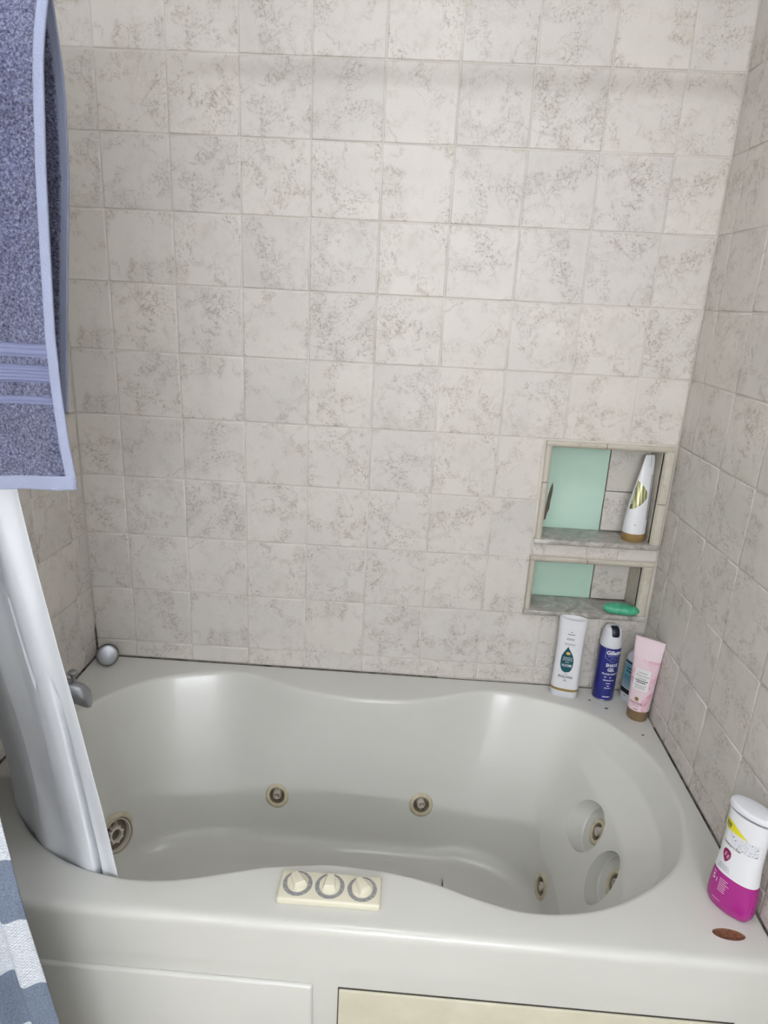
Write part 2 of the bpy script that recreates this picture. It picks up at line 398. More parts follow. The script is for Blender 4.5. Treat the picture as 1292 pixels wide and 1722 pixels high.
# ---- niches: mint board, tiles on the back, sides, marble sill, rounded trim
def quarter_trim(name, p0, p1, width, inward, parent):
    """bullnose bar on the wall plane from p0 to p1, bulging out of the wall; inward = direction to the opening"""
    p0 = Vector(p0); p1 = Vector(p1); inw = Vector(inward); out = Vector((0, -1, 0))
    prof = [(-width, 0.004), (-width, -0.004)]
    for k in range(7):
        a = PI / 2 * k / 6; prof.append((-0.010 + 0.010 * math.sin(a), -0.0072 + 0.0 + 0.0105 * (1 - math.cos(a)) - 0.0))
    prof += [(0.0, 0.03)]
    prof = [(-width, 0.004), (-width, -0.004), (-width + 0.003, -0.007)] + [(-0.011 + 0.011 * math.sin(PI / 2 * k / 6), 0.004 - 0.011 * math.cos(PI / 2 * k / 6)) for k in range(7)] + [(0.0, 0.03)]
    V = []
    for p in (p0, p1):
        for u, y in prof: V.append(p + inw * u + Vector((0, y, 0)))
    n = len(prof); F = [(k, k + 1, n + k + 1, n + k) for k in range(n - 1)] + [tuple(range(n))[::-1], tuple(range(n, 2 * n))]
    bm = bmesh.new(); vs = [bm.verts.new(v) for v in V]; [bm.faces.new([vs[i] for i in f]) for f in F]
    o = bm_obj(name, bm, M_TRIM, parent, True, 40); o.pass_index = random.randint(1, 11); return o
def niche(N, mint_x, joints, tl, tr, tt):
    x0, x1, z0, z1 = N
    # trim pieces (bars broken at the joints seen in the photo)
    for a, b in ((x0 - tl, x0 + 0.13), (x0 + 0.132, x1 + tr)): quarter_trim('niche_trim', (a, 0, z1), (b, 0, z1), tt, (0, 0, -1), wall_back)
    zm = z0 + (z1 - z0) * 0.62
    segs = ((z0, zm), (zm + 0.0015, z1 + 0.004)) if z1 - z0 > 0.2 else ((z0, z1 + 0.004),)
    for a, b in segs: quarter_trim('niche_trim', (x0, 0, a), (x0, 0, b), tl, (1, 0, 0), wall_back)
    zm = z0 + (z1 - z0) * 0.45
    segs = ((z0, zm), (zm + 0.0015, z1 + 0.004)) if z1 - z0 > 0.2 else ((z0, z1 + 0.004),)
    for a, b in segs: quarter_trim('niche_trim', (x1, 0, a), (x1, 0, b), tr, (-1, 0, 0), wall_back)
    # board and tiles at the back of the niche
    b = box('niche_board', x0 - 0.004, mint_x, NY - 0.004, NY + 0.008, z0, z1, M_MINT, wall_back); b['label'] = 'bare mint green board'
    zs = [z0] + joints + [z1]
    for a, c in zip(zs, zs[1:]): put_tile('back', wall_back, mint_x + 0.001, x1, a, c, NY - 0.008)
    # side and top linings
    for a, c in zip(zs, zs[1:]):
        o = box('niche_side_tile', x1 - 0.001, x1 + 0.006, 0.012, NY, a + .001, c - .001, M_TRIM, wall_back); o.pass_index = 4
        o = box('niche_side_tile', x0 - 0.006, x0 + 0.001, 0.012, NY, a + .001, c - .001, M_TRIM, wall_back); o.pass_index = 6
    o = box('niche_top_tile', x0, x1, 0.012, NY, z1 - 0.001, z1 + 0.006, M_TRIM, wall_back); o.pass_index = 3
    s = box('niche_sill', x0 - tl - 0.004, min(x1 + tr, W - 0.001), -0.014, NY - 0.003, z0 - 0.014, z0, M_SILL, wall_back, bevel=0.004, seg=3)
    s['label'] = 'grey marble sill slab'
niche(N_UP, 1.379, [1.045], 0.017, 0.024, 0.016)
niche(N_LO, 1.381, [], 0.016, 0.026, 0.016)
# torn edge of the upper mint board
tear = [(1.2145, 0.952), (1.219, 0.957), (1.2215, 0.975), (1.2255, 0.985), (1.2262, 1.01), (1.2285, 1.03), (1.2288, 1.048), (1.2262, 1.06), (1.222, 1.045), (1.2175, 1.02), (1.2148, 0.985)]
tear = [(x + 0.0135, z) for x, z in tear]
tv = [(x, NY - 0.0046, z) for x, z in tear] + [(x, NY - 0.0035, z) for x, z in tear]; n = len(tear)
o = mesh_obj('torn_patch', tv, [tuple(range(n))] + [(k, n + k, n + (k + 1) % n, (k + 1) % n) for k in range(n)], M_TORN, wall_back); o['label'] = 'dark torn strip in the mint board'
# mouldy sealant lines along the tub and up the left corner
def caulk(name, pts, parent, r=0.0022): return tube(name, pts, r, M_CAULK, parent, 8)
random.seed(3)
caulk('sealant_line', [(0.002, -0.001, 0.502), (0.5, -0.001, 0.5015), (0.97, -0.001, 0.5015)], wall_back, 0.0021)
caulk('sealant_line', [(0.97, -0.001, 0.5005), (1.3, -0.001, 0.5005), (W - .002, -0.001, 0.5005)], wall_back, 0.0012)
caulk('sealant_line', [(0.001, -0.002, 0.502), (0.001, -0.4, 0.502), (0.001, -0.80, 0.502)], wall_left, 0.0026)
tube('sealant_line', [(0.001, -0.001, 0.50), (0.001, -0.001, 0.54), (0.001, -0.001, 0.575), (0.001, -0.001, 0.60)], [0.0045, 0.0032, 0.0024, 0.0006], M_CAULK, wall_left, 8)
caulk('sealant_line', [(W - 0.001, -0.17, 0.501), (W - 0.001, -0.45, 0.501), (W - 0.001, -0.80, 0.501)], wall_right, 0.0018)

# ------------------------------------------------------------ bathtub
RIM = [(0.075, -0.225), (0.097, -0.186), (0.148, -0.125), (0.212, -0.076), (0.286, -0.046), (0.365, -0.026), (0.44, -0.026), (0.52, -0.053), (0.60, -0.087),
       (0.68, -0.106), (0.76, -0.114), (0.84, -0.112), (0.913, -0.099), (0.986, -0.073), (1.06, -0.044), (1.127, -0.032), (1.19, -0.040), (1.262, -0.065),
       (1.338, -0.094), (1.398, -0.135), (1.435, -0.180), (1.465, -0.232), (1.487, -0.29), (1.497, -0.354), (1.497, -0.425), (1.486, -0.496), (1.459, -0.573),
       (1.429, -0.619), (1.396, -0.652), (1.353, -0.685), (1.299, -0.718), (1.24, -0.743), (1.176, -0.757), (1.114, -0.760), (1.055, -0.751), (0.994, -0.733),
       (0.932, -0.712), (0.845, -0.694), (0.757, -0.690), (0.661, -0.700), (0.589, -0.720), (0.52, -0.742), (0.46, -0.754), (0.395, -0.757), (0.33, -0.748),
       (0.267, -0.730), (0.21, -0.703), (0.153, -0.663), (0.095, -0.605), (0.057, -0.54), (0.034, -0.46), (0.028, -0.38), (0.044, -0.295)]
def catmull(pts, per=6):
    n = len(pts); out = []
    for i in range(n):
        p0, p1, p2, p3 = (Vector(pts[(i + k) % n]) for k in (-1, 0, 1, 2))
        for s in range(per):
            t = s / per
            out.append(0.5 * ((2 * p1) + (-p0 + p2) * t + (2 * p0 - 5 * p1 + 4 * p2 - p3) * t * t + (-p0 + 3 * p1 - 3 * p2 + p3) * t ** 3))
    return out
rim = catmull(RIM, 6)
for _ in range(3): rim = [(rim[i - 1] + rim[i] * 2 + rim[(i + 1) % len(rim)]) / 4 for i in range(len(rim))]
NR = len(rim)
CX, CY = 0.75, -0.405
FLO = 0.10
def front_y(x): return -0.799 - 0.0085 * x
def floor_pt(a):
    c, s = math.cos(a), math.sin(a); e = 2.0 / 3.4
    ax = 0.475 if c > 0 else 0.56
    return Vector((CX + ax * math.copysign(abs(c) ** e, c), -0.415 + 0.19 * math.copysign(abs(s) ** e, s)))
def fillet(poly, rads, segs):
    """poly of 2-D points (d, z); round the inner corners"""
    out = [poly[0]]
    for i in range(1, len(poly) - 1):
        a, b, c = Vector(poly[i - 1]), Vector(poly[i]), Vector(poly[i + 1])
        u = (a - b).normalized(); v = (c - b).normalized(); ang = u.angle(v)
        t = min(rads[i] / math.tan(ang / 2), (a - b).length * .48, (c - b).length * .48)
        p, q = b + u * t, b + v * t
        for k in range(segs + 1):
            s = k / segs; out.append(tuple(p * (1 - s) ** 2 + b * 2 * s * (1 - s) + q * s * s))
    out.append(poly[-1]); return out
rings = []
V = []
def prof_for(P, Q, a):
    D = (Q - P).length
    rw = sstep(0.70, 0.97, math.cos(a))          # right-hand end: long sloped backrest over a short steep foot
    t = 0.020 if True else 0
    dk = D * 0.80
    K = (D * (0.62 * (1 - rw) + 0.885 * rw), FLO + (0.4 - 0.0) * (0.40 * (1 - rw) + 0.25 * rw))
    A = Vector((t, DECK)); KV = Vector(K); m1 = A.lerp(KV, 0.20) ; m2 = A.lerp(KV, 0.42)
    m1 = m1 + Vector((-0.010, -0.006)) * rw; m2 = m2 + Vector((0.014, 0.012)) * rw
    poly = [(0.0, DECK), (t, DECK), tuple(m1), tuple(m2), K, (D, FLO), (D + 0.12, FLO)]
    return fillet(poly, [0, 0.024, 0.03, 0.03, 0.10 * (1 - rw) + 0.02 * rw, 0.11 * (1 - rw) + 0.05 * rw, 0], 7)
profs = []
for P in rim:
    a = math.atan2((P.y - CY) / 0.36, (P.x - CX) / 0.74); Q = floor_pt(a); d = (Q - P).normalized()
    pr = prof_for(P, Q, a)
    profs.append([(P.x + d.x * q, P.y + d.y * q, z) for q, z in pr])
npr = len(profs[0])
# outer rectangle matched by angle
def outer_pt(P):
    d = Vector((P.x - CX, P.y - CY)); x0, x1, y1 = 0.0008, W - 0.0008, -0.0008
    ts = []
    if d.x > 1e-9: ts.append((x1 - CX) / d.x)
    if d.x < -1e-9: ts.append((x0 - CX) / d.x)
    if d.y > 1e-9: ts.append((y1 - CY) / d.y)
    t = min(ts) if ts else 1e9
    if d.y < -1e-9:
        for _ in range(1): t2 = (-0.80 - CY) / d.y
        t = min(t, t2)
    return Vector((CX + d.x * t, CY + d.y * t))
outs = [outer_pt(P) for P in rim]
for cx, cy in ((0.0008, -0.0008), (W - 0.0008, -0.0008), (0.0008, -0.80), (W - 0.0008, -0.80)):
    i = min(range(NR), key=lambda k: (outs[k] - Vector((cx, cy))).length); outs[i] = Vector((cx, cy))
def oring(dy, z):
    r = []
    for p in outs:
        if p.y < -0.7999: r.append((p.x, front_y(p.x) + dy, z))
        else:
            # the side edges run straight to the front corners
            r.append((p.x, p.y, z))
    return r
allrings = [[profs[i][j] for i in range(NR)] for j in range(npr - 1, -1, -1)]
for dy, z in ((0.016, 0.50), (0.010, 0.4993), (0.005, 0.4975), (0.001, 0.4940), (-0.0012, 0.4895), (-0.002, 0.484), (-0.0021, 0.480), (-0.0034, 0.414), (-0.0035, 0.411), (0.0, 0.4086), (0.0, 0.395), (0.0, 0.02)):
    allrings.append(oring(dy, z))
for r in allrings: V += r
F = []
for k in range(len(allrings) - 1):
    for i in range(NR): F.append((k * NR + i, (k + 1) * NR + i, (k + 1) * NR + (i + 1) % NR, k * NR + (i + 1) % NR))
# close: floor of the basin (fan to a strip) and underside
ctr = len(V); V.append((CX - 0.04, -0.415, FLO - 0.004))
for i in range(NR): F.append((ctr, i, (i + 1) % NR))
bt = len(V); V.append((CX, CY, 0.02)); b0 = (len(allrings) - 1) * NR
for i in range(NR): F.append((bt, b0 + (i + 1) % NR, b0 + i))
bm = bmesh.new(); vs = [bm.verts.new(v) for v in V]
for f in F:
    try: bm.faces.new([vs[i] for i in f])
    except ValueError: pass
bmesh.ops.remove_doubles(bm, verts=bm.verts[:], dist=0.00005)
bmesh.ops.recalc_face_normals(bm, faces=bm.faces[:])
tub = empty('bathtub', (W / 2, -0.4, 0.0))
tag(tub, 'ivory jetted bathtub with hourglass rim set between the tiled walls', 'bathtub')
shell = bm_obj('tub_shell', bm, M_TUB, None)
bpy.context.view_layer.update()
bvh = BVHTree.FromObject(shell, bpy.context.evaluated_depsgraph_get())

cutters = []
def cutter(profile, M, n=48):
    Vc, Fc = lathe_geo(profile, n); o = mesh_obj('cut', [M @ Vector(v) for v in Vc], Fc, None); cutters.append(o)
def hit(o, d): 
    p, nrm, _, _ = bvh.ray_cast(Vector(o), Vector(d).normalized()); return p, nrm
jets = []
# two jets on the long back side, one low at the foot of the backrest
for x, z in ((0.553, 0.222), (0.940, 0.228)):
    p, n = hit((x, -0.40, z), (0, 1, 0)); jets.append((p, n, Vector((0.25, -0.3, -0.9))))
p, n = hit((1.0, -0.352, 0.152), (1, 0, 0)); jets.append((p, (n + Vector((-0.25, 0, 0))).normalized(), Vector((-0.6, 0, -.5))))
# two scooped pockets in the backrest, each with a jet in its upright face
for y in (-0.333, -0.484):
    ax = Vector((-0.90, 0.0, 0.43)).normalized(); c = Vector((1.358, y, 0.312))
    cutter([(0, 0.0), (0.058, 0.0), (0.060, 0.004), (0.061, 0.06), (0.061, 0.20), (0, 0.20)], frame_to(c, ax), 64)
    jets.append((c + ax * 0.0005, ax, Vector((-0.3, -.2, -.6))))
sp_p, sp_n = hit((0.45, -0.47, 0.190), (-0.27, 0.145, -0.01))
sp_n = (sp_n + Vector((0.25, -0.15, 0.0))).normalized()
for p, n, _ in jets: cutter([(0, -0.034), (0.0215, -0.034), (0.0215, 0.012), (0, 0.012)], frame_to(p, n))
cutter([(0, -0.03), (0.043, -0.03), (0.043, 0.02), (0, 0.02)], frame_to(sp_p, sp_n))
# oval rusty recess in the deck corner
HOLE = Vector((1.447, -0.7555, DECK)); Mh = Matrix.Translation(HOLE) @ Matrix.Rotation(math.radians(-3), 4, 'Z') @ Matrix.Diagonal((0.0275, 0.0125, 1, 1))
cutter([(0, -0.007), (1.0, -0.007), (1.0, 0.02), (0, 0.02)], Mh)
for c in cutters:
    md = shell.modifiers.new('cut', 'BOOLEAN'); md.operation = 'DIFFERENCE'; md.object = c; md.solver = 'EXACT'
bpy.context.view_layer.update()
dg = bpy.context.evaluated_depsgraph_get()
me = bpy.data.meshes.new_from_object(shell.evaluated_get(dg))
shell.modifiers.clear(); shell.data = me; me.name = 'tub_shell'
me.polygons.foreach_set('use_smooth', [True] * len(me.polygons)); me.set_sharp_from_angle(angle=math.radians(24))
me.materials.clear(); me.materials.append(M_TUB)
for c in cutters: bpy.data.objects.remove(c)

def child(o, parent):
    """parent a mesh built in world space to an unrotated parent object"""
    o.parent = parent; o.matrix_parent_inverse = Matrix.Translation(parent.matrix_world.translation).inverted(); return o
bpy.context.view_layer.update()
child(shell, tub)
def tp(o, parent=None): return child(o, tub) if parent is None else setattr(o, 'parent', parent) or o

for p, n, aim in jets:
    Mj = frame_to(p, n)
    j = tp(lathe('whirlpool_jet', [(0.0205, -0.030), (0.0205, 0.0012), (0.0215, 0.0032), (0.0240, 0.0040), (0.0285, 0.0034), (0.0315, 0.0012), (0.0318, -0.002)], M_JET, None, 48, 50, Mj))
    c = lathe('socket', [(0.0206, 0.0005), (0.0200, -0.006), (0.0185, -0.022), (0.0, -0.027)], M_JETIN, None, 40, 50, Mj); tp(c, j)
    q = (Matrix.Translation(p) @ (n * 0.8 + aim.normalized() * 0.28).normalized().to_track_quat('Z', 'Y').to_matrix().to_4x4())
    c = lathe('nozzle', [(0.0105, -0.024), (0.0105, 0.0015), (0.0100, 0.0028), (0.0090, 0.0026), (0.0086, 0.000), (0.0082, -0.022), (0, -0.0225)], M_NOZ, None, 32, 50, q); tp(c, j)
# suction fitting in the back-left corner
Ms = frame_to(sp_p, sp_n)
sc = tp(lathe('suction_cover', [(0.042, -0.026), (0.042, 0.001), (0.0445, 0.0045), (0.051, 0.0045), (0.0555, 0.001), (0.056, -0.003)], M_JET, None, 56, 50, Ms))
tp(lathe('recess', [(0.0422, 0.0), (0.0405, -0.004), (0.0400, -0.016), (0.0, -0.018)], new_mat('suction_recess', (136, 126, 108), 0.5), None, 48, 40, Ms), sc)
tp(lathe('inner_ring', [(0.0415, -0.004), (0.0405, -0.001), (0.0375, -0.001), (0.0365, -0.004), (0.0365, -0.014)], M_NOZ, None, 48, 40, Ms), sc)
st, sf = [], []
NS = 72
for k in range(NS):
    a = 2 * PI * k / NS; r = 0.0185 + 0.0045 * max(0.0, math.cos(8 * a)) ** 2
    for rr, h in ((r, -0.016), (r, -0.003), (0.0135, -0.003), (0.0135, -0.014)): st.append(Ms @ Vector((rr * math.cos(a), rr * math.sin(a), h)))
for k in range(NS):
    k2 = (k + 1) % NS
    for j in range(3): sf.append((k * 4 + j, k2 * 4 + j, k2 * 4 + j + 1, k * 4 + j + 1))
tp(mesh_obj('star_nut', st, sf, M_NOZ, None, True, 40), sc)
tp(lathe('outlet', [(0.0110, -0.018), (0.0110, -0.004), (0.0096, -0.004), (0.0090, -0.017)], M_NOZ, None, 28, 40, Ms @ Matrix.Translation((0.0, 0.027, 0))), sc)

# control plate with three dials
px0, px1, py0, py1 = 0.668, 0.849, -0.766, -0.703
plate = tp(box('control_plate', px0, px1, py0, py1, DECK - 0.002, DECK + 0.0125, M_CTRL, None, bevel=0.0045, seg=3))
plate.data.transform(Matrix.Translation((0, 0, 0)))
for k, rz in enumerate((0.55, 0.0, 0.55)):
    c = Vector((0.7005 + 0.0575 * k, -0.7325 - 0.001 * k, DECK + 0.0125))
    tp(lathe('dial_ring', [(0.0, 0.0004), (0.0262, 0.0004), (0.0262, -0.001)], M_RING, None, 48, 40, Matrix.Translation(c)), plate)
    # knob: dished disc with a raised tapering grip
    Mk = Matrix.Translation(c) @ Matrix.Rotation(rz, 4, 'Z')
    bm = bmesh.new(); n = 40; prev = None
    Vk, Fk = lathe_geo([(0.0190, 0.0), (0.0190, 0.004), (0.0178, 0.0062), (0.0160, 0.0068), (0.0, 0.0068)], n)
    d = tp(mesh_obj('dial', [Mk @ Vector(v) for v in Vk], Fk, M_CTRL, None, True, 40), plate)
    bm = bmesh.new(); box_bm(bm, -0.0140, 0.0140, -0.0165, 0.0175, 0.003, 0.0155)
    for v in bm.verts:
        if v.co.z > 0.01: v.co.x *= 0.66; v.co.y *= 0.80
        if v.co.y > 0: v.co.x *= 0.60
    bmesh.ops.bevel(bm, geom=bm.edges[:], offset=0.0022, segments=3, profile=0.5, affect='EDGES')
    for v in bm.verts: v.co = Mk @ v.co
    tp(bm_obj('dial_grip', bm, M_CTRL, None, True, 50), plate)
# rust in the oval recess
tp(lathe('rusty_recess', [(0, -0.0055), (0.93, -0.0052), (1.0, -0.0025), (1.0, -0.007)], M_RUST, None, 40, 60, Mh))['label'] = 'oval rusty brown recess in the deck corner'
# panels on the apron
def apron_panel(name, x0, x1, z0, z1, t, mat, bev):
    bm = bmesh.new(); box_bm(bm, x0, x1, -t, 0.004, z0, z1, bev, 3)
    for v in bm.verts: v.co.y += front_y(v.co.x)
    return tp(bm_obj(name, bm, mat, None, True, 50))
apron_panel('apron_panel', 0.06, 0.741, 0.06, 0.373, 0.008, M_TUB, 0.006)
apron_panel('panel_shadow_gap', 0.7845, 1.458, 0.058, 0.3695, 0.0015, M_SPECK_SHADE, 0.0005)  # dark sheet: its colour stands in for shade in the panel gap
ap = apron_panel('access_panel', 0.7865, 1.456, 0.06, 0.3675, 0.005, M_CREAM, 0.002); ap['label'] = 'cream coloured access panel'
# specks of dirt on the deck and in a pocket
for (x, y, rr) in ((1.378, -0.062, .0022), (1.414, -0.096, .0030), (1.476, -0.203, .0025)):
    tp(lathe('dirt_speck', [(0, 0.0012), (rr, 0.0008), (rr * 1.2, -0.0005)], M_SPECK_SHADE, None, 10, 60, Matrix.Translation((x, y, DECK)) @ Matrix.Diagonal((1.4, .8, 1, 1))))

# ------------------------------------------------------------ drain stopper in the corner, spout
st = empty('drain_stopper', (0.052, -0.048, DECK))
tag(st, 'round chrome drain stopper leaning in the tiled corner', 'stopper')
Mq = Matrix.Translation((0, 0, 0.0305)) @ Matrix.Scale(1.16, 4) @ Vector((0.42, -0.85, 0.30)).normalized().to_track_quat('Z', 'Y').to_matrix().to_4x4()
lathe('cap', [(0, 0.0082), (0.0195, 0.0080), (0.0232, 0.0068), (0.0248, 0.0045), (0.0250, 0.002), (0.0240, 0.0)], M_CHROME, st, 48, 50, Mq)
lathe('seal', [(0.0250, 0.002), (0.0262, -0.001), (0.0255, -0.005), (0.0200, -0.006), (0, -0.006)], M_RUBBER, st, 40, 50, Mq)
lathe('stem', [(0.0085, -0.005), (0.0085, -0.022), (0.0060, -0.025), (0, -0.025)], M_NOZ, st, 24, 50, Mq)

sp = empty('tub_spout', (0.0, -0.325, 0.600))
tag(sp, 'chrome tub spout with pull-up diverter knob on the left tiled wall', 'spout')
def sec(x, zc, ry, rz, n=28): return [(x, ry * math.cos(2 * PI * k / n), zc + rz * math.sin(2 * PI * k / n)) for k in range(n)]
S = [sec(0.0005, 0.004, 0.030, 0.030), sec(0.010, 0.004, 0.030, 0.030), sec(0.03, 0.004, 0.028, 0.028), sec(0.07, 0.002, 0.026, 0.026), sec(0.10, -0.004, 0.0245, 0.026), sec(0.122, -0.012, 0.022, 0.027), sec(0.134, -0.020, 0.018, 0.024), sec(0.139, -0.028, 0.010, 0.016)]
V = [p for s in S for p in s]; n = 28
F = [(i * n + k, i * n + (k + 1) % n, (i + 1) * n + (k + 1) % n, (i + 1) * n + k) for i in range(len(S) - 1) for k in range(n)] + [tuple(range(n))[::-1], tuple(range((len(S) - 1) * n, len(S) * n))]
mesh_obj('spout_body', V, F, M_CHROME, sp, True, 60)
lathe('diverter_knob', [(0.0045, 0.018), (0.0045, 0.032), (0.0055, 0.035), (0.0055, 0.040), (0.0105, 0.043), (0.0112, 0.047), (0.0085, 0.050), (0, 0.0508)], M_CHROME, sp, 28, 50, Matrix.Translation((0.104, 0, 0)))

# ------------------------------------------------------------ bottles: loft + wrapped print
class Bottle:
    """upright body from super-ellipse sections (z, rx, ry, exponent); front is local -Y"""
    def __init__(s, secs): s.secs = sorted(secs)
    def at(s, z):
        a = s.secs
        if z <= a[0][0]: return a[0][1:]
        for p, q in zip(a, a[1:]):
            if z <= q[0]:
                t = (z - p[0]) / (q[0] - p[0] + 1e-9); return tuple(u + (w - u) * t for u, w in zip(p[1:], q[1:]))
        return a[-1][1:]
    def front(s, u, z, eps=0.0004):
        rx, ry, e = s.at(z)[:3]; k = min(0.999, abs(u) / rx)
        return Vector((u, -(ry * (1 - k ** e) ** (1 / e)) - eps, z))
    def mesh(s, name, z0, z1, mat, parent, n=56, grow=0.0, rows=None, close=True):
        zs = sorted({z0, z1, *[q[0] for q in s.secs if z0 < q[0] < z1]})
        V, F = [], []
        for z in zs:
            rx, ry, e = s.at(z)[:3]; rx += grow; ry += grow
            for k in range(n):
                a = 2 * PI * k / n; c, d = math.cos(a), math.sin(a)
                V.append((rx * math.copysign(abs(c) ** (2 / e), c), ry * math.copysign(abs(d) ** (2 / e), d), z))
        for i in range(len(zs) - 1):
            for k in range(n): F.append((i * n + k, i * n + (k + 1) % n, (i + 1) * n + (k + 1) % n, (i + 1) * n + k))
        if close: F += [tuple(range(n))[::-1], tuple(range((len(zs) - 1) * n, len(zs) * n))]
        return mesh_obj(name, V, F, mat, parent, True, 48)
    def decal(s, name, z0, z1, xl, xr, mat, parent, nz=16, nx=10, eps=0.0004):
        def fn(u, v):
            z = z0 + (z1 - z0) * v; a, b = xl(z), xr(z); return s.front(a + (b - a) * u, z, eps)
        return grid(name, nx, nz, fn, mat, parent)
    def rect(s, name, u0, u1, z0, z1, mat, parent, slope=0.0, eps=0.0004, nx=8, nz=4):
        return grid(name, nx, nz, lambda a, b: s.front(u0 + (u1 - u0) * a, z0 + (z1 - z0) * b + slope * (u0 + (u1 - u0) * a), eps), mat, parent)
    def poly(s, name, outline, mat, parent, eps=0.0004):
        zs = sorted({round(p[1], 6) for p in outline}); zs = [zs[0] + (zs[-1] - zs[0]) * (i + .001) / 20.002 for i in range(21)]
        L = []
        for z in zs:
            xs = []
            for (x1, y1), (x2, y2) in zip(outline, outline[1:] + outline[:1]):
                if (y1 - z) * (y2 - z) <= 0 and y1 != y2: xs.append(x1 + (x2 - x1) * (z - y1) / (y2 - y1))
            L.append((z, min(xs), max(xs)) if xs else (z, 0, 0))
        return s.decal(name, zs[0], zs[-1], lambda z: interp(z, [(a, b) for a, b, c in L]), lambda z: interp(z, [(a, c) for a, b, c in L]), mat, parent, 20, 8, eps)
    def text(s, string, size, u, z, mat, parent, flip=False, bold=0.0, shear=0.0, width=None, eps=0.0007, slope=0.0, arc=0.0):
        cu = bpy.data.curves.new('t', 'FONT'); cu.body = string; cu.size = size; cu.align_x = 'CENTER'; cu.align_y = 'CENTER'; cu.offset = bold; cu.shear = shear; cu.resolution_u = 2
        to = bpy.data.objects.new('t', cu); COL.objects.link(to); bpy.context.view_layer.update()
        me = bpy.data.meshes.new_from_object(to.evaluated_get(bpy.context.evaluated_depsgraph_get()))
        bpy.data.objects.remove(to); bpy.data.curves.remove(cu)
        xs = [v.co.x for v in me.vertices]; k = 1.0
        if width: k = width / (max(xs) - min(xs))
        sg = -1 if flip else 1
        for v in me.vertices:
            x, y = v.co.x * k * sg, v.co.y * sg
            v.co = s.front(u + x, z + y + slope * x + arc * x * x, eps)
        me.name = 'lettering'; me.materials.clear(); me.materials.append(mat)
        return link(bpy.data.objects.new('lettering', me), parent)
    def lines(s, u0, u1, zs, h, mat, parent, seed=1, word=(0.002, 0.005), slope=0.0, center=True, eps=0.0006):
        """rows of print too small to read in the photo: one object of short dashes"""
        rng = random.Random(seed); V, F = [], []
        for z in zs:
            w = (u1 - u0) * rng.uniform(0.72, 1.0); c = (u0 + u1) / 2; a = c - w / 2 if center else u0
            end = a + w
            while a < end - 0.0008:
                b = min(end, a + rng.uniform(*word)); n = len(V)
                V += [s.front(a, z + slope * a, eps), s.front(b, z + slope * b, eps), s.front(b, z + h + slope * b, eps), s.front(a, z + h + slope * a, eps)]
                F.append((n, n + 1, n + 2, n + 3)); a = b + 0.0007
        return mesh_obj('fine_print', V, F, mat, parent)

# --- upturned white conditioner bottle with teal drop
b = empty('conditioner_bottle', (1.312, -0.038, DECK), math.radians(-14))
tag(b, 'white conditioner bottle with teal drop label standing upside down on the tub deck', 'bottle')
B = Bottle([(0.0, 0.0345, 0.0185, 2.6), (0.002, 0.0362, 0.0200, 2.6), (0.020, 0.0365, 0.0205, 2.6), (0.030, 0.0362, 0.0205, 2.6), (0.06, 0.0352, 0.0205, 2.6), (0.10, 0.0345, 0.0195, 2.6), (0.15, 0.0340, 0.0178, 2.5), (0.19, 0.0345, 0.0172, 2.4), (0.215, 0.0358, 0.0172, 2.2), (0.228, 0.0364, 0.0172, 2.1)])
B.mesh('cap', 0.0, 0.0205, M_CAPW, b, close=True); B.mesh('gold_ring', 0.0200, 0.0270, M_GOLD, b, grow=0.0005)
body = B.mesh('bottle_body', 0.0265, 0.2275, M_WHITE, b, close=False)
# dished end
rx, ry, e = B.at(0.2275)
V, F = [], []; n = 56
for k_, dz, f in ((0, 0.0, 1.0), (1, 0.0018, 0.985), (2, 0.0012, 0.93), (3, -0.004, 0.72), (4, -0.008, 0.38)):
    for k in range(n):
        a = 2 * PI * k / n; c, d = math.cos(a), math.sin(a); V.append((f * rx * math.copysign(abs(c) ** (2 / e), c), f * ry * math.copysign(abs(d) ** (2 / e), d), 0.2275 + dz))
V.append((0, 0, 0.2190))
F = [(i * n + k, i * n + (k + 1) % n, (i + 1) * n + (k + 1) % n, (i + 1) * n + k) for i in range(4) for k in range(n)] + [(4 * n + k, 4 * n + (k + 1) % n, 5 * n) for k in range(n)]
mesh_obj('dished_end', V, F, M_WHITE, b, True, 60)
drop = [(-0.003, 0.151), (-0.006, 0.145), (-0.012, 0.134), (-0.016, 0.124), (-0.0172, 0.112), (-0.0168, 0.098), (-0.014, 0.086), (-0.009, 0.079), (-0.002, 0.0762), (0.004, 0.0764), (0.009, 0.080), (0.0135, 0.088), (0.0158, 0.100), (0.0160, 0.112), (0.0138, 0.124), (0.0085, 0.135), (0.001, 0.146), (-0.0015, 0.152)]
drop = [(x - 0.002, z) for x, z in drop]
B.poly('drop_label', drop, M_TEAL, b)
B.poly('amber_drop', [(-0.0020 + 0.0056 * math.cos(a), 0.1330 + 0.0042 * math.sin(a)) for a in [2 * PI * k / 24 for k in range(24)]], M_AMBER, b, 0.0008)
B.text('SMOOTH', 0.0105, -0.002, 0.0985, M_WINK, b, True, 0.0002, width=0.0255, eps=0.0010)
B.text('PANTENE', 0.0105, -0.002, 0.0645, M_INK, b, True, 0.0001, width=0.0375)
B.lines(-0.0150, 0.0110, [0.1125, 0.1165, 0.1205], 0.0012, M_WINK, b, 2, (0.004, 0.008), eps=0.0009); B.lines(-0.008, 0.004, [0.1065], 0.0016, M_WINK, b, 3, eps=0.0009)
B.lines(-0.007, 0.004, [0.0715], 0.0012, M_INK, b, 4)
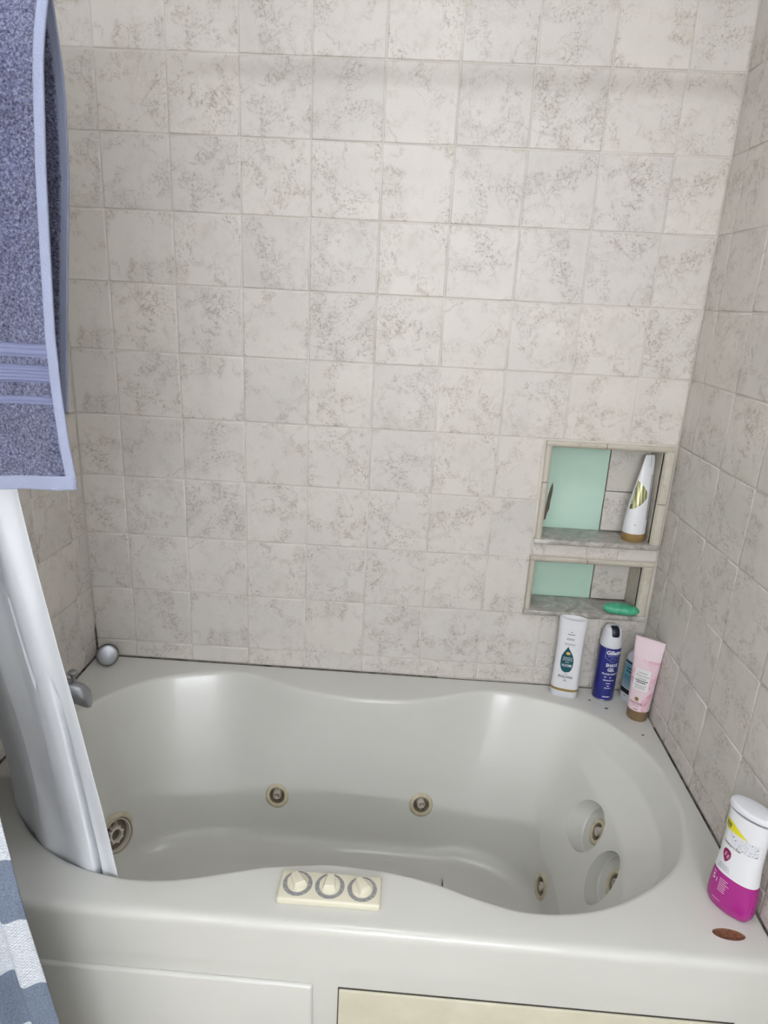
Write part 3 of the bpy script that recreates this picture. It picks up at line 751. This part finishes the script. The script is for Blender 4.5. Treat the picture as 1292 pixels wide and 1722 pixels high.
B.lines(-0.016, 0.014, [0.157, 0.1605], 0.0011, M_GREYINK, b, 5, (.004, .008)); B.lines(-0.012, 0.010, [0.172, 0.1755], 0.0014, M_INK, b, 6); B.lines(-0.012, 0.012, [0.187], 0.0020, M_INK, b, 7); B.lines(-0.0025, 0.0015, [0.1945], 0.0020, M_INK, b, 8)
for k in range(3): B.rect('emblem', -0.0075 + 0.002 * k, 0.0035 - .001 * k, 0.0505 + 0.0022 * k, 0.0512 + 0.0022 * k, M_INK, b, slope=-0.25)

# --- shaving gel can
b = empty('shave_gel_can', (1.4185, -0.036, DECK), math.radians(2))
tag(b, 'dark blue shave gel can with white cap beside the upside-down conditioner bottle', 'can')
B = Bottle([(0.0, 0.0255, 0.0255, 2.0), (0.003, 0.0275, 0.0275, 2.0), (0.006, 0.0280, 0.0280, 2.0), (0.160, 0.0280, 0.0280, 2.0)])
lathe('base_rim', [(0, 0.0003), (0.0265, 0.0), (0.0283, 0.0015), (0.0283, 0.0045), (0.0272, 0.0060)], M_CANMETAL, b, 48)
B.mesh('can_body', 0.002, 0.160, M_NAVY, b)
V, F = lathe_geo([(0.0283, 0.1590), (0.0290, 0.1615), (0.0288, 0.1670), (0.0278, 0.1710), (0.0270, 0.1760), (0.0262, 0.1860), (0.0248, 0.1960), (0.0225, 0.2045), (0.0195, 0.2095), (0.0150, 0.2120), (0, 0.2128)], 48)
mesh_obj('cap', V, F, M_CAPW, b, True, 50)
# actuator: a dark pad set into the sloping front of the cap
PADP = [(0.0256, 0.1915), (0.0249, 0.1960), (0.0240, 0.2000), (0.0226, 0.2045), (0.0196, 0.2095), (0.0150, 0.2122), (0.0080, 0.2130), (0.0020, 0.2132)]
def pad(u, v):
    i = v * (len(PADP) - 1); k = min(int(i), len(PADP) - 2); f = i - k
    r_ = PADP[k][0] * (1 - f) + PADP[k + 1][0] * f; z = PADP[k][1] * (1 - f) + PADP[k + 1][1] * f
    hw = 0.0098 * (1 - (2 * abs(v - 0.5)) ** 6 * 0.28)
    x = (2 * u - 1) * hw; return (x, -math.sqrt(max(0.0, r_ * r_ - x * x * (1 if r_ > hw else 0))) - 0.0008, z + 0.0010)
o = grid('actuator_button', 12, 28, pad, M_NAVYD, b); md = o.modifiers.new('t', 'SOLIDIFY'); md.thickness = 0.0015; md.offset = 0
B.text('Gillette', 0.0165, 0.002, 0.1465, M_WINK, b, False, 0.0006, 0.25, width=0.0370)
B.text('SENSITIVE', 0.0058, 0.002, 0.1365, M_LINK, b, width=0.0285); B.text('PLUS', 0.0058, 0.002, 0.1295, M_LINK, b, width=0.013)
for (u0, z0, u1, z1) in ((-0.0170, 0.157, -0.0170, 0.1300), (-0.0170, 0.1300, 0.002, 0.1185), (0.002, 0.1185, 0.0205, 0.1300), (0.0205, 0.1300, 0.0205, 0.157)):
    if u0 == u1: B.rect('shield_line', u0 - .0005, u0 + .0005, z1, z0, M_LINK, b)
    else: sl = (z1 - z0) / (u1 - u0); B.rect('shield_line', u0, u1, z0 - sl * u0, z0 - sl * u0 + 0.0011, M_LINK, b, slope=sl)
B.text('SHAVE', 0.0135, 0.002, 0.1095, M_WINK, b, False, 0.0004, width=0.0310); B.text('GEL', 0.0135, 0.001, 0.0965, M_WINK, b, False, 0.0004, width=0.0185)
B.text('ISLAND BREEZE', 0.0068, 0.001, 0.0835, M_WINK, b, False, 0.0002, width=0.040)
B.poly('print_icon', [(-0.0105 + 0.003 * math.cos(2 * PI * k / 6), 0.0740 + 0.0028 * math.sin(2 * PI * k / 6)) for k in range(6)], M_LINK, b)
B.poly('print_icon', [(0.0025 + 0.0028 * math.cos(2 * PI * k / 16), 0.0735 + 0.0028 * math.sin(2 * PI * k / 16)) for k in range(16)], M_LINK, b)
B.lines(-0.017, 0.017, [0.0635], 0.0026, M_WINK, b, 11); B.lines(-0.0075, 0.0075, [0.0545], 0.0024, M_WINK, b, 12); B.lines(-0.004, 0.004, [0.047], 0.0024, M_WINK, b, 13); B.lines(-0.0115, 0.0105, [0.0405], 0.0022, M_WINK, b, 14)
B.lines(-0.0100, 0.0100, [0.0135], 0.0030, M_WINK, b, 15)

# --- pink squeeze tube standing on its cap
b = empty('pink_tube', (1.4845, -0.124, DECK), math.radians(-33))
tag(b, 'pale pink blossom-print squeeze tube standing on a brown cap against the right wall', 'tube')
B = Bottle([(0.0, 0.0240, 0.0225, 2.0), (0.002, 0.0255, 0.0240, 2.0), (0.030, 0.0262, 0.0246, 2.0), (0.05, 0.0268, 0.0235, 2.05), (0.10, 0.0290, 0.0190, 2.1), (0.16, 0.0322, 0.0115, 2.2), (0.20, 0.0342, 0.0050, 2.4), (0.209, 0.0348, 0.0016, 3.0), (0.225, 0.0350, 0.0012, 4.0)])
B.mesh('cap', 0.0, 0.0300, M_BROWNCAP, b); B.mesh('tube_body', 0.0302, 0.172, M_PINK, b, grow=0.0012, close=True); B.mesh('crimped_end', 0.1715, 0.225, M_PINKW, b, grow=0.0012)
B.rect('white_label', -0.0205, 0.0185, 0.088, 0.145, M_LABELW, b, eps=0.0018)
B.text('miracle', 0.0072, 0.000, 0.1360, M_GREYINK, b, eps=0.0022); B.text('Moisture Boost', 0.0072, 0.0, 0.1280, M_GREYINK, b, width=0.032, eps=0.0022)
B.lines(-0.014, 0.014, [0.1195], 0.0016, M_GREYINK, b, 21, eps=0.0021); B.lines(-0.016, 0.015, [0.1135, 0.1085], 0.0026, M_INK, b, 22, eps=0.0021); B.lines(-0.016, 0.014, [0.1015, 0.0975, 0.0935], 0.0013, M_GREYINK, b, 23, eps=0.0021)
B.poly('gold_seal', [(-0.003 + 0.0052 * math.cos(2 * PI * k / 24), 0.0640 + 0.0052 * math.sin(2 * PI * k / 24)) for k in range(24)], M_GOLD, b, 0.0018)
B.text('PANTENE', 0.0098, -0.003, 0.0515, M_PLUM, b, False, 0.0001, width=0.0310, eps=0.0018); B.lines(-0.012, 0.006, [0.0445], 0.0010, M_PLUM, b, 24, eps=0.0018); B.lines(-0.008, 0.006, [0.0345], 0.0020, M_PLUM, b, 25, eps=0.0018)

# --- white bottle with aqua label half hidden behind the pink tube
b = empty('aqua_label_bottle', (1.4885, -0.052, DECK), math.radians(-62))
tag(b, 'white bottle with aqua and black label half hidden behind the pink tube', 'bottle')
B = Bottle([(0.0, 0.030, 0.0150, 2.8), (0.004, 0.0325, 0.0170, 2.8), (0.05, 0.0325, 0.0170, 2.8), (0.115, 0.0310, 0.0160, 2.8), (0.135, 0.0270, 0.0145, 2.6), (0.145, 0.0190, 0.0120, 2.3), (0.150, 0.0130, 0.0115, 2.0)])
B.mesh('bottle_body', 0.0, 0.150, M_CAPW, b)
lathe('cap', [(0, 0.150), (0.0125, 0.150), (0.0128, 0.170), (0.0118, 0.1725), (0, 0.173)], M_WHITE, b, 32)
B.rect('aqua_label', -0.026, 0.026, 0.040, 0.122, M_AQUA, b); B.rect('black_stripe', -0.024, 0.020, 0.1145, 0.1195, M_INK, b, eps=0.0008)
B.rect('black_panel', -0.025, 0.012, 0.026, 0.0395, M_INK, b, eps=0.0008)
B.lines(-0.018, 0.014, [0.098, 0.089], 0.0050, M_TEAL, b, 31, (.003, .006)); B.lines(-0.020, 0.014, [0.078, 0.072, 0.066, 0.060, 0.054, 0.047], 0.0018, M_TEAL, b, 32); B.lines(-0.010, -0.002, [0.017], 0.003, M_GREYINK, b, 33)

# --- white and magenta wash bottle at the front corner of the deck
WB = b = empty('wash_bottle', (1.4705, -0.700, DECK), math.radians(-52))
tag(b, 'white and magenta wash bottle with oval flip cap beside the rusty deck recess', 'bottle')
B = Bottle([(0.0, 0.034, 0.018, 2.2), (0.003, 0.0385, 0.0215, 2.2), (0.010, 0.0420, 0.0240, 2.25), (0.022, 0.0435, 0.0252, 2.3), (0.040, 0.0432, 0.0250, 2.3), (0.060, 0.0412, 0.0242, 2.3), (0.085, 0.0384, 0.0232, 2.3), (0.115, 0.0362, 0.0222, 2.25), (0.150, 0.0358, 0.0212, 2.2), (0.185, 0.0372, 0.0204, 2.15), (0.200, 0.0380, 0.0200, 2.1), (0.205, 0.0384, 0.0200, 2.1), (0.216, 0.0388, 0.0202, 2.1)])
B.mesh('magenta_base', 0.0, 0.080, M_MAGENTA, b); B.mesh('bottle_body', 0.0760, 0.2000, M_WHITE, b, grow=0.0002)
B.mesh('cap_neck', 0.2000, 0.2050, M_GREYINK, b, grow=-0.0025)
C = Bottle([(0.204, 0.0382, 0.0202, 2.1), (0.2055, 0.0405, 0.0222, 2.1), (0.2130, 0.0408, 0.0225, 2.1), (0.2155, 0.0395, 0.0214, 2.1), (0.2163, 0.0370, 0.0192, 2.1)])
C.mesh('flip_cap', 0.204, 0.2163, M_CAPW, b)
B.decal('yellow_banner', 0.163, 0.181, lambda z: -0.034, lambda z: -0.022 + (0.181 - z) / 0.018 * 0.034, M_YELLOW, b, eps=0.0008); B.lines(-0.0335, -0.021, [0.1690, 0.1730], 0.0028, M_INK, b, 41, eps=0.0012); B.lines(-0.033, -0.023, [0.166], 0.0012, M_INK, b, 42, eps=0.0012)
B.decal('floral_print', 0.137, 0.162, lambda z: -0.026 + (0.162 - z) * .5, lambda z: 0.034, M_LACE, b, eps=0.0007)
B.text("Summer's Eve", 0.0085, -0.0135, 0.1365, M_INK, b, False, 0.0, 0.3, width=0.034, eps=0.0009, slope=-0.05)
heart = [(-0.019, 0.127), (-0.0235, 0.1245), (-0.0255, 0.1195), (-0.0250, 0.1130), (-0.0220, 0.1060), (-0.0180, 0.1000), (-0.0135, 0.1045), (-0.0100, 0.1110), (-0.0090, 0.1175), (-0.0105, 0.1235), (-0.0145, 0.1268)]
B.poly('plum_emblem', heart, M_PLUM, b, 0.0009)
B.text('S', 0.0110, -0.0200, 0.1160, M_PINKW, b, eps=0.0014, shear=0.2); B.text('E', 0.0110, -0.0143, 0.1130, M_PINKW, b, eps=0.0014, shear=0.2)
B.lines(-0.030, -0.004, [0.0915, 0.0875, 0.0835], 0.0012, M_GREYINK, b, 43, eps=0.0009)
B.text('5', 0.0150, -0.0300, 0.0580, M_PINKW, b, eps=0.0008); B.text('in', 0.0080, -0.0300, 0.0690, M_PINKW, b, eps=0.0008); B.text('1', 0.0130, -0.0235, 0.0560, M_PINKW, b, eps=0.0008)
B.lines(-0.0180, 0.0010, [0.0640, 0.0600, 0.0560, 0.0520, 0.0480, 0.0440, 0.0400], 0.0012, M_PINKW, b, 44, center=False, eps=0.0008); B.lines(-0.0260, -0.006, [0.0200], 0.0010, M_PINKW, b, 45, eps=0.0008)

WB.scale = (0.94, 0.94, 1.0)
# --- white tube in the upper niche, gold cap, bent crimp
b = empty('white_tube', (1.4515, 0.030, N_UP[2]), math.radians(14))
tag(b, 'white squeeze tube with olive panel and gold cap standing in the upper wall niche', 'tube')
B = Bottle([(0.0, 0.0290, 0.0250, 2.0), (0.002, 0.0308, 0.0265, 2.0), (0.022, 0.0302, 0.0260, 2.0), (0.05, 0.0296, 0.0240, 2.0), (0.10, 0.0272, 0.0200, 2.0), (0.15, 0.0225, 0.0135, 2.0), (0.19, 0.0180, 0.0065, 2.0), (0.215, 0.0150, 0.0025, 2.3), (0.226, 0.0120, 0.0015, 3.0)])
B.mesh('cap', 0.0, 0.0220, M_GOLDCAP, b)
tb = B.mesh('tube_body', 0.0222, 0.226, M_WHITE, b)
def lean(o):
    for v in o.data.vertices: v.co.x += 0.014 * sstep(0.05, 0.226, v.co.z); v.co.y += 0.004 * sstep(0.05, 0.226, v.co.z)
W_ = [(0.085, -0.0278), (0.092, -0.018), (0.102, -0.005), (0.115, 0.0050), (0.125, 0.0070), (0.135, 0.0030), (0.146, -0.006), (0.156, -0.0175), (0.160, -0.0205)]
d1 = B.decal('olive_panel', 0.085, 0.160, lambda z: -B.at(z)[0] * .985, lambda z: interp(z, W_), M_OLIVE, b, nz=24)
parts = [tb, d1]
V, F = [], []; rng = random.Random(9)
for i in range(34):
    z = 0.062 + i * 0.0034; w = rng.uniform(0.003, 0.0055); n = len(V); u = 0.0150 - (z - 0.06) * 0.045
    V += [B.front(u, z, .0006), B.front(u + w, z, .0006), B.front(u + w, z + 0.0018, .0006), B.front(u, z + 0.0018, .0006)]; F.append((n, n + 1, n + 2, n + 3))
parts.append(mesh_obj('fine_print', V, F, M_INK, b))
parts.append(B.lines(-0.016, -0.011, [0.046], 0.002, M_GREYINK, b, 51))
parts.append(B.rect('crimp_line', 0.0025, 0.0035, 0.196, 0.224, M_GREYINK, b))
for o in parts: lean(o)

# --- green soap sliver in the lower niche
b = empty('soap_bar', (1.4425, -0.001, N_LO[2]), math.radians(-8))
tag(b, 'worn green soap bar lying on the lower niche sill', 'soap')
NU, NVv = 40, 20; V, F = [], []
for i in range(NU + 1):
    t_ = -1 + 2 * i / NU; x = 0.0465 * math.sin(t_ * PI / 2); w = 0.0225 * (1 - abs(math.sin(t_ * PI / 2)) ** 2.8) ** 0.5 + 0.0006; h = 0.0135 * (1 - abs(math.sin(t_ * PI / 2)) ** 3) ** 0.5 + 0.0005
    yc = 0.006 * (1 - t_ * t_) ; zc = 0.014 
    for k in range(NVv):
        a = 2 * PI * k / NVv; c, d = math.cos(a), math.sin(a)
        V.append((x, yc + w * math.copysign(abs(c) ** 0.8, c), zc + h * (d if d > 0 else 0.95 * d) * (1.0 - 0.15 * c)))
for i in range(NU):
    for k in range(NVv): F.append((i * NVv + k, (i + 1) * NVv + k, (i + 1) * NVv + (k + 1) % NVv, i * NVv + (k + 1) % NVv))
F += [tuple(range(NVv)), tuple(range(NU * NVv, (NU + 1) * NVv))[::-1]]
zmin = min(v[2] for v in V); V = [(x, y, z - zmin) for x, y, z in V]
o = mesh_obj('soap', V, F, M_SOAP, b, True, 60)

# ------------------------------------------------------------ curtain rod, liner, curtain, towel
ROD_Y, ROD_Z = -0.822, 1.937
r = empty('curtain_rod', (0, ROD_Y, ROD_Z)); tag(r, 'metal shower curtain rod spanning the tub between the side walls', 'curtain rod')
tube('rod', [(0.002, 0, 0), (0.5, 0, 0), (1.0, 0, 0), (W - 0.002, 0, 0)], 0.0155, M_ROD, r, 24)
for x, s in ((0.0008, 1), (W - 0.0008, -1)):
    lathe('end_flange', [(0.0156, 0.022), (0.018, 0.020), (0.021, 0.010), (0.029, 0.006), (0.030, 0.0), (0, 0.0)], M_ROD, r, 32, 50, frame_to(Vector((x, 0, 0)), Vector((s, 0, 0))))

# liner hanging inside the tub
LE = [(1.90, .296), (1.22, .315), (0.97, .330), (0.72, .347), (0.60, .359), (0.47, .374), (0.36, .385)]
def rimfront(x): return interp(x, [(0.03, -0.39), (0.057, -0.508), (0.095, -0.574), (0.153, -0.632), (0.21, -0.674), (0.267, -0.702), (0.33, -0.722), (0.40, -0.728)])
def liner(u, v):
    z = 0.34 + (1.895 - 0.34) * v
    xe = interp(z, LE); x0 = 0.03 + 0.025 * sstep(0.7, 0.5, z)
    x = x0 + (xe - x0) * u
    yb = rimfront(x); k = sstep(1.35, 0.54, z)
    y = -0.796 * (1 - k) + yb * k
    edge = sstep(0.0, 0.10, 1 - u) * sstep(0, .05, u)
    amp = 0.010 * edge * (1 - 0.65 * k)
    y += amp * math.sin(u * 2 * PI * 3.2 + 0.6 * math.sin(z * 3.0)) + 0.0025 * math.sin(u * 19 + z * 5) * edge
    # narrow valleys between overlapping folds
    c1 = 0.905 - 0.02 * sstep(0.9, 0.5, z); y += 0.034 * math.exp(-((u - c1) / 0.011) ** 2) * sstep(0.92, 0.72, z)
    c2 = 0.80; y += 0.030 * math.exp(-((u - c2) / 0.007) ** 2) * sstep(0.88, 0.93, z) * sstep(1.06, 1.0, z)
    return (x, y, z)
ln = grid('shower_liner', 320, 150, liner, M_LINER)
tag(ln, 'plain white vinyl shower liner hanging inside the tub rim', 'shower liner')
md = ln.modifiers.new('thick', 'SOLIDIFY'); md.thickness = 0.0006

# striped cotton curtain outside the tub
CE = [(1.90, .27), (1.3, .285), (1.05, .300), (0.90, .317), (0.80, .330), (0.64, .348), (0.44, .380), (0.12, .425)]
def curt(u, v):
    z = 0.10 + (1.90 - 0.10) * v; xe = interp(z, CE); x0 = 0.03; x = x0 + (xe - x0) * u
    y = interp(z, [(0.1, -0.985), (0.45, -0.955), (0.8, -0.945), (1.15, -0.905), (1.30, -0.872), (1.9, -0.842)])
    edge = sstep(0, 0.12, 1 - u)
    y += 0.016 * edge * math.sin(u * 2 * PI * 5 + 0.5 * math.sin(z * 2)) * (0.4 + 0.6 * sstep(1.6, 1.0, z)) * (1 if z < 1.2 else .45) + 0.004 * math.sin(u * 31 + z * 5) * edge
    return (x, y, z)
ct = grid('shower_curtain', 130, 150, curt, M_CURT)
tag(ct, 'blue-grey and white striped waffle shower curtain hanging outside the tub', 'shower curtain')
md = ct.modifiers.new('thick', 'SOLIDIFY'); md.thickness = 0.0012

# towel folded over the rod
tw = empty('bath_towel', (0.28, ROD_Y, ROD_Z + 0.02)); tag(tw, 'blue-grey terry bath towel folded over the curtain rod', 'towel')
bpy.context.view_layer.update()
FE = [(1.94, .474), (1.77, .466), (1.61, .456), (1.52, .453), (1.45, .451), (1.394, .452), (1.33, .455), (1.283, .459)]
BE = [(1.94, .428), (1.818, .420), (1.758, .418), (1.63, .412), (1.547, .403), (1.444, .391), (1.34, .381)]
rng = random.Random(5)
def tw_y(z, front):
    k = sstep(ROD_Z + .005, 1.70, z)
    return (ROD_Y - 0.020 - 0.058 * k) if front else (ROD_Y + 0.018 + 0.044 * k)
def wave(x, z): return 0.006 * math.sin(x * 34 + z * 2.2) + 0.003 * math.sin(x * 71 - z * 6)
TX0 = 0.10
HEM = 0.0095
def front_sheet(name, z0, z1, mat, u0, u1, dy, fuzz, nx, nz, ridges=0, back=False):
    def fn(a, b_):
        z = z0 + (z1 - z0) * b_; xe = interp(z, FE); x = TX0 + (u1(xe) - TX0) * a if u0 is None else u0(xe) + (u1(xe) - u0(xe)) * a
        droop = -0.010 * sstep(0.46, 0.30, x) * sstep(1.45, 1.28, z)
        y = tw_y(z, True) + wave(x, z) * sstep(ROD_Z + .005, 1.75, z) - dy
        if fuzz: y -= rng.random() * fuzz; x += rng.uniform(-1, 1) * fuzz * .3; 
        if ridges: y -= 0.0016 * (0.5 + 0.5 * math.cos(2 * PI * ridges * b_))
        return (x, y, z + droop)
    return child(grid(name, nx, nz, fn, mat), tw)
bands = [(1.425, 1.440, 3), (1.397, 1.417, 6), (1.373, 1.382, 2)]
edge = lambda xe: xe - HEM
zz = [1.288, 1.373, 1.382, 1.397, 1.417, 1.425, 1.440, ROD_Z]
for a, c in zip(zz, zz[1:]):
    rb = [r_ for (p, q, r_) in bands if abs(p - a) < 1e-6]
    n = max(2, int((c - a) / 0.0021))
    if rb: front_sheet('woven_band', a - .0016, c + .0016, M_DOBBY, None, edge, -0.001, 0, 80, 10 * rb[0], rb[0])
    else: front_sheet('terry_face', a, c, M_TERRY, None, edge, 0.0012, 0.0022, 165, n)
o = front_sheet('edge_hem', 1.283, ROD_Z, M_HEM, lambda xe: xe - HEM - .0008, lambda xe: xe, 0.001, 0, 6, 120); md = o.modifiers.new('t', 'SOLIDIFY'); md.thickness = 0.004; md.offset = 0
o = front_sheet('bottom_hem', 1.272, 1.289, M_HEM, None, lambda xe: xe, 0.0012, 0, 60, 8); md = o.modifiers.new('t', 'SOLIDIFY'); md.thickness = 0.004; md.offset = 0
# back layer: terry and its own hem; bridge over the rod
def back_sheet(name, z0, z1, mat, u0, u1, fuzz, nx, nz):
    def fn(a, b_):
        z = z0 + (z1 - z0) * b_; xe = interp(z, BE); x = u0(xe) + (u1(xe) - u0(xe)) * a
        y = tw_y(z, False) + 0.5 * wave(x, z) * sstep(ROD_Z + .005, 1.75, z)
        if fuzz: y -= rng.random() * fuzz
        return (x, y, z)
    return child(grid(name, nx, nz, fn, mat), tw)
o = back_sheet('back_layer', 1.335, ROD_Z, M_TERRY, lambda xe: TX0, lambda xe: xe - HEM, 0.002, 150, 250); md = o.modifiers.new('t', 'SOLIDIFY'); md.thickness = 0.004; md.offset = 1
o = back_sheet('back_hem', 1.335, ROD_Z, M_HEM, lambda xe: xe - HEM - .0008, lambda xe: xe, 0, 6, 100); md = o.modifiers.new('t', 'SOLIDIFY'); md.thickness = 0.004; md.offset = 0
def over(a, b_):
    t_ = b_ * PI; xr = interp(ROD_Z, FE) * (1 - b_) + interp(ROD_Z, BE) * b_
    x = TX0 + (xr - TX0) * a
    yc = (tw_y(ROD_Z, True) + tw_y(ROD_Z, False)) / 2; rr = (tw_y(ROD_Z, False) - tw_y(ROD_Z, True)) / 2
    return (x, yc - rr * math.cos(t_), ROD_Z + rr * math.sin(t_) + rng.random() * .001)
child(grid('top_fold', 120, 20, over, M_TERRY), tw)

# ------------------------------------------------------------ vanity lamp behind the camera, added fill light over the tub
M_GLOBE = bpy.data.materials.new('lit_globe'); M_GLOBE.use_nodes = True
b_ = M_GLOBE.node_tree.nodes['Principled BSDF']; b_.inputs['Base Color'].default_value = (1, 1, 1, 1)
b_.inputs['Emission Color'].default_value = (0.885, 0.925, 0.995, 1); b_.inputs['Emission Strength'].default_value = LAMP_POWER
va = empty('vanity_light', (1.06, REAR, 1.85)); tag(va, 'four-globe vanity light on the wall facing the bathtub', 'lamp')
box('back_plate', -0.43, 0.43, 0.001, 0.025, -0.045, 0.045, M_CHROME, va, 0.006)
for dx in (-0.36, -0.12, 0.12, 0.36):
    lathe('globe', [(0, -0.04)] + [(0.04 * math.cos(a), 0.04 * math.sin(a)) for a in [(-80 + 10 * k) * PI / 180 for k in range(17)]] + [(0, 0.04)], M_GLOBE, va, 24, 60, Matrix.Translation((dx, 0.11, 0)))
    lathe('socket', [(0.022, 0.0), (0.026, 0.04), (0.028, 0.07), (0.0, 0.07)], M_CHROME, va, 24, 50, Matrix.Translation((dx, 0.0, 0)) @ Matrix.Rotation(-PI / 2, 4, 'X'))
M_DOME = M_GLOBE.copy(); M_DOME.name = 'fill_dome'; M_DOME.node_tree.nodes['Principled BSDF'].inputs['Emission Strength'].default_value = FILL_POWER
cl = empty('added_fill_light', (0.80, -0.92, CEIL)); tag(cl, 'added unseen round fill light above the front edge of the bathtub', 'lamp')  # unseen lamp, added to lift the basin and the shadows
lathe('rim', [(0, -0.001), (0.185, -0.001), (0.19, -0.02), (0.180, -0.026)], M_CHROME, cl, 40)
lathe('dome', [(0.178, -0.022), (0.165, -0.045), (0.12, -0.070), (0.06, -0.083), (0, -0.087)], M_DOME, cl, 40)
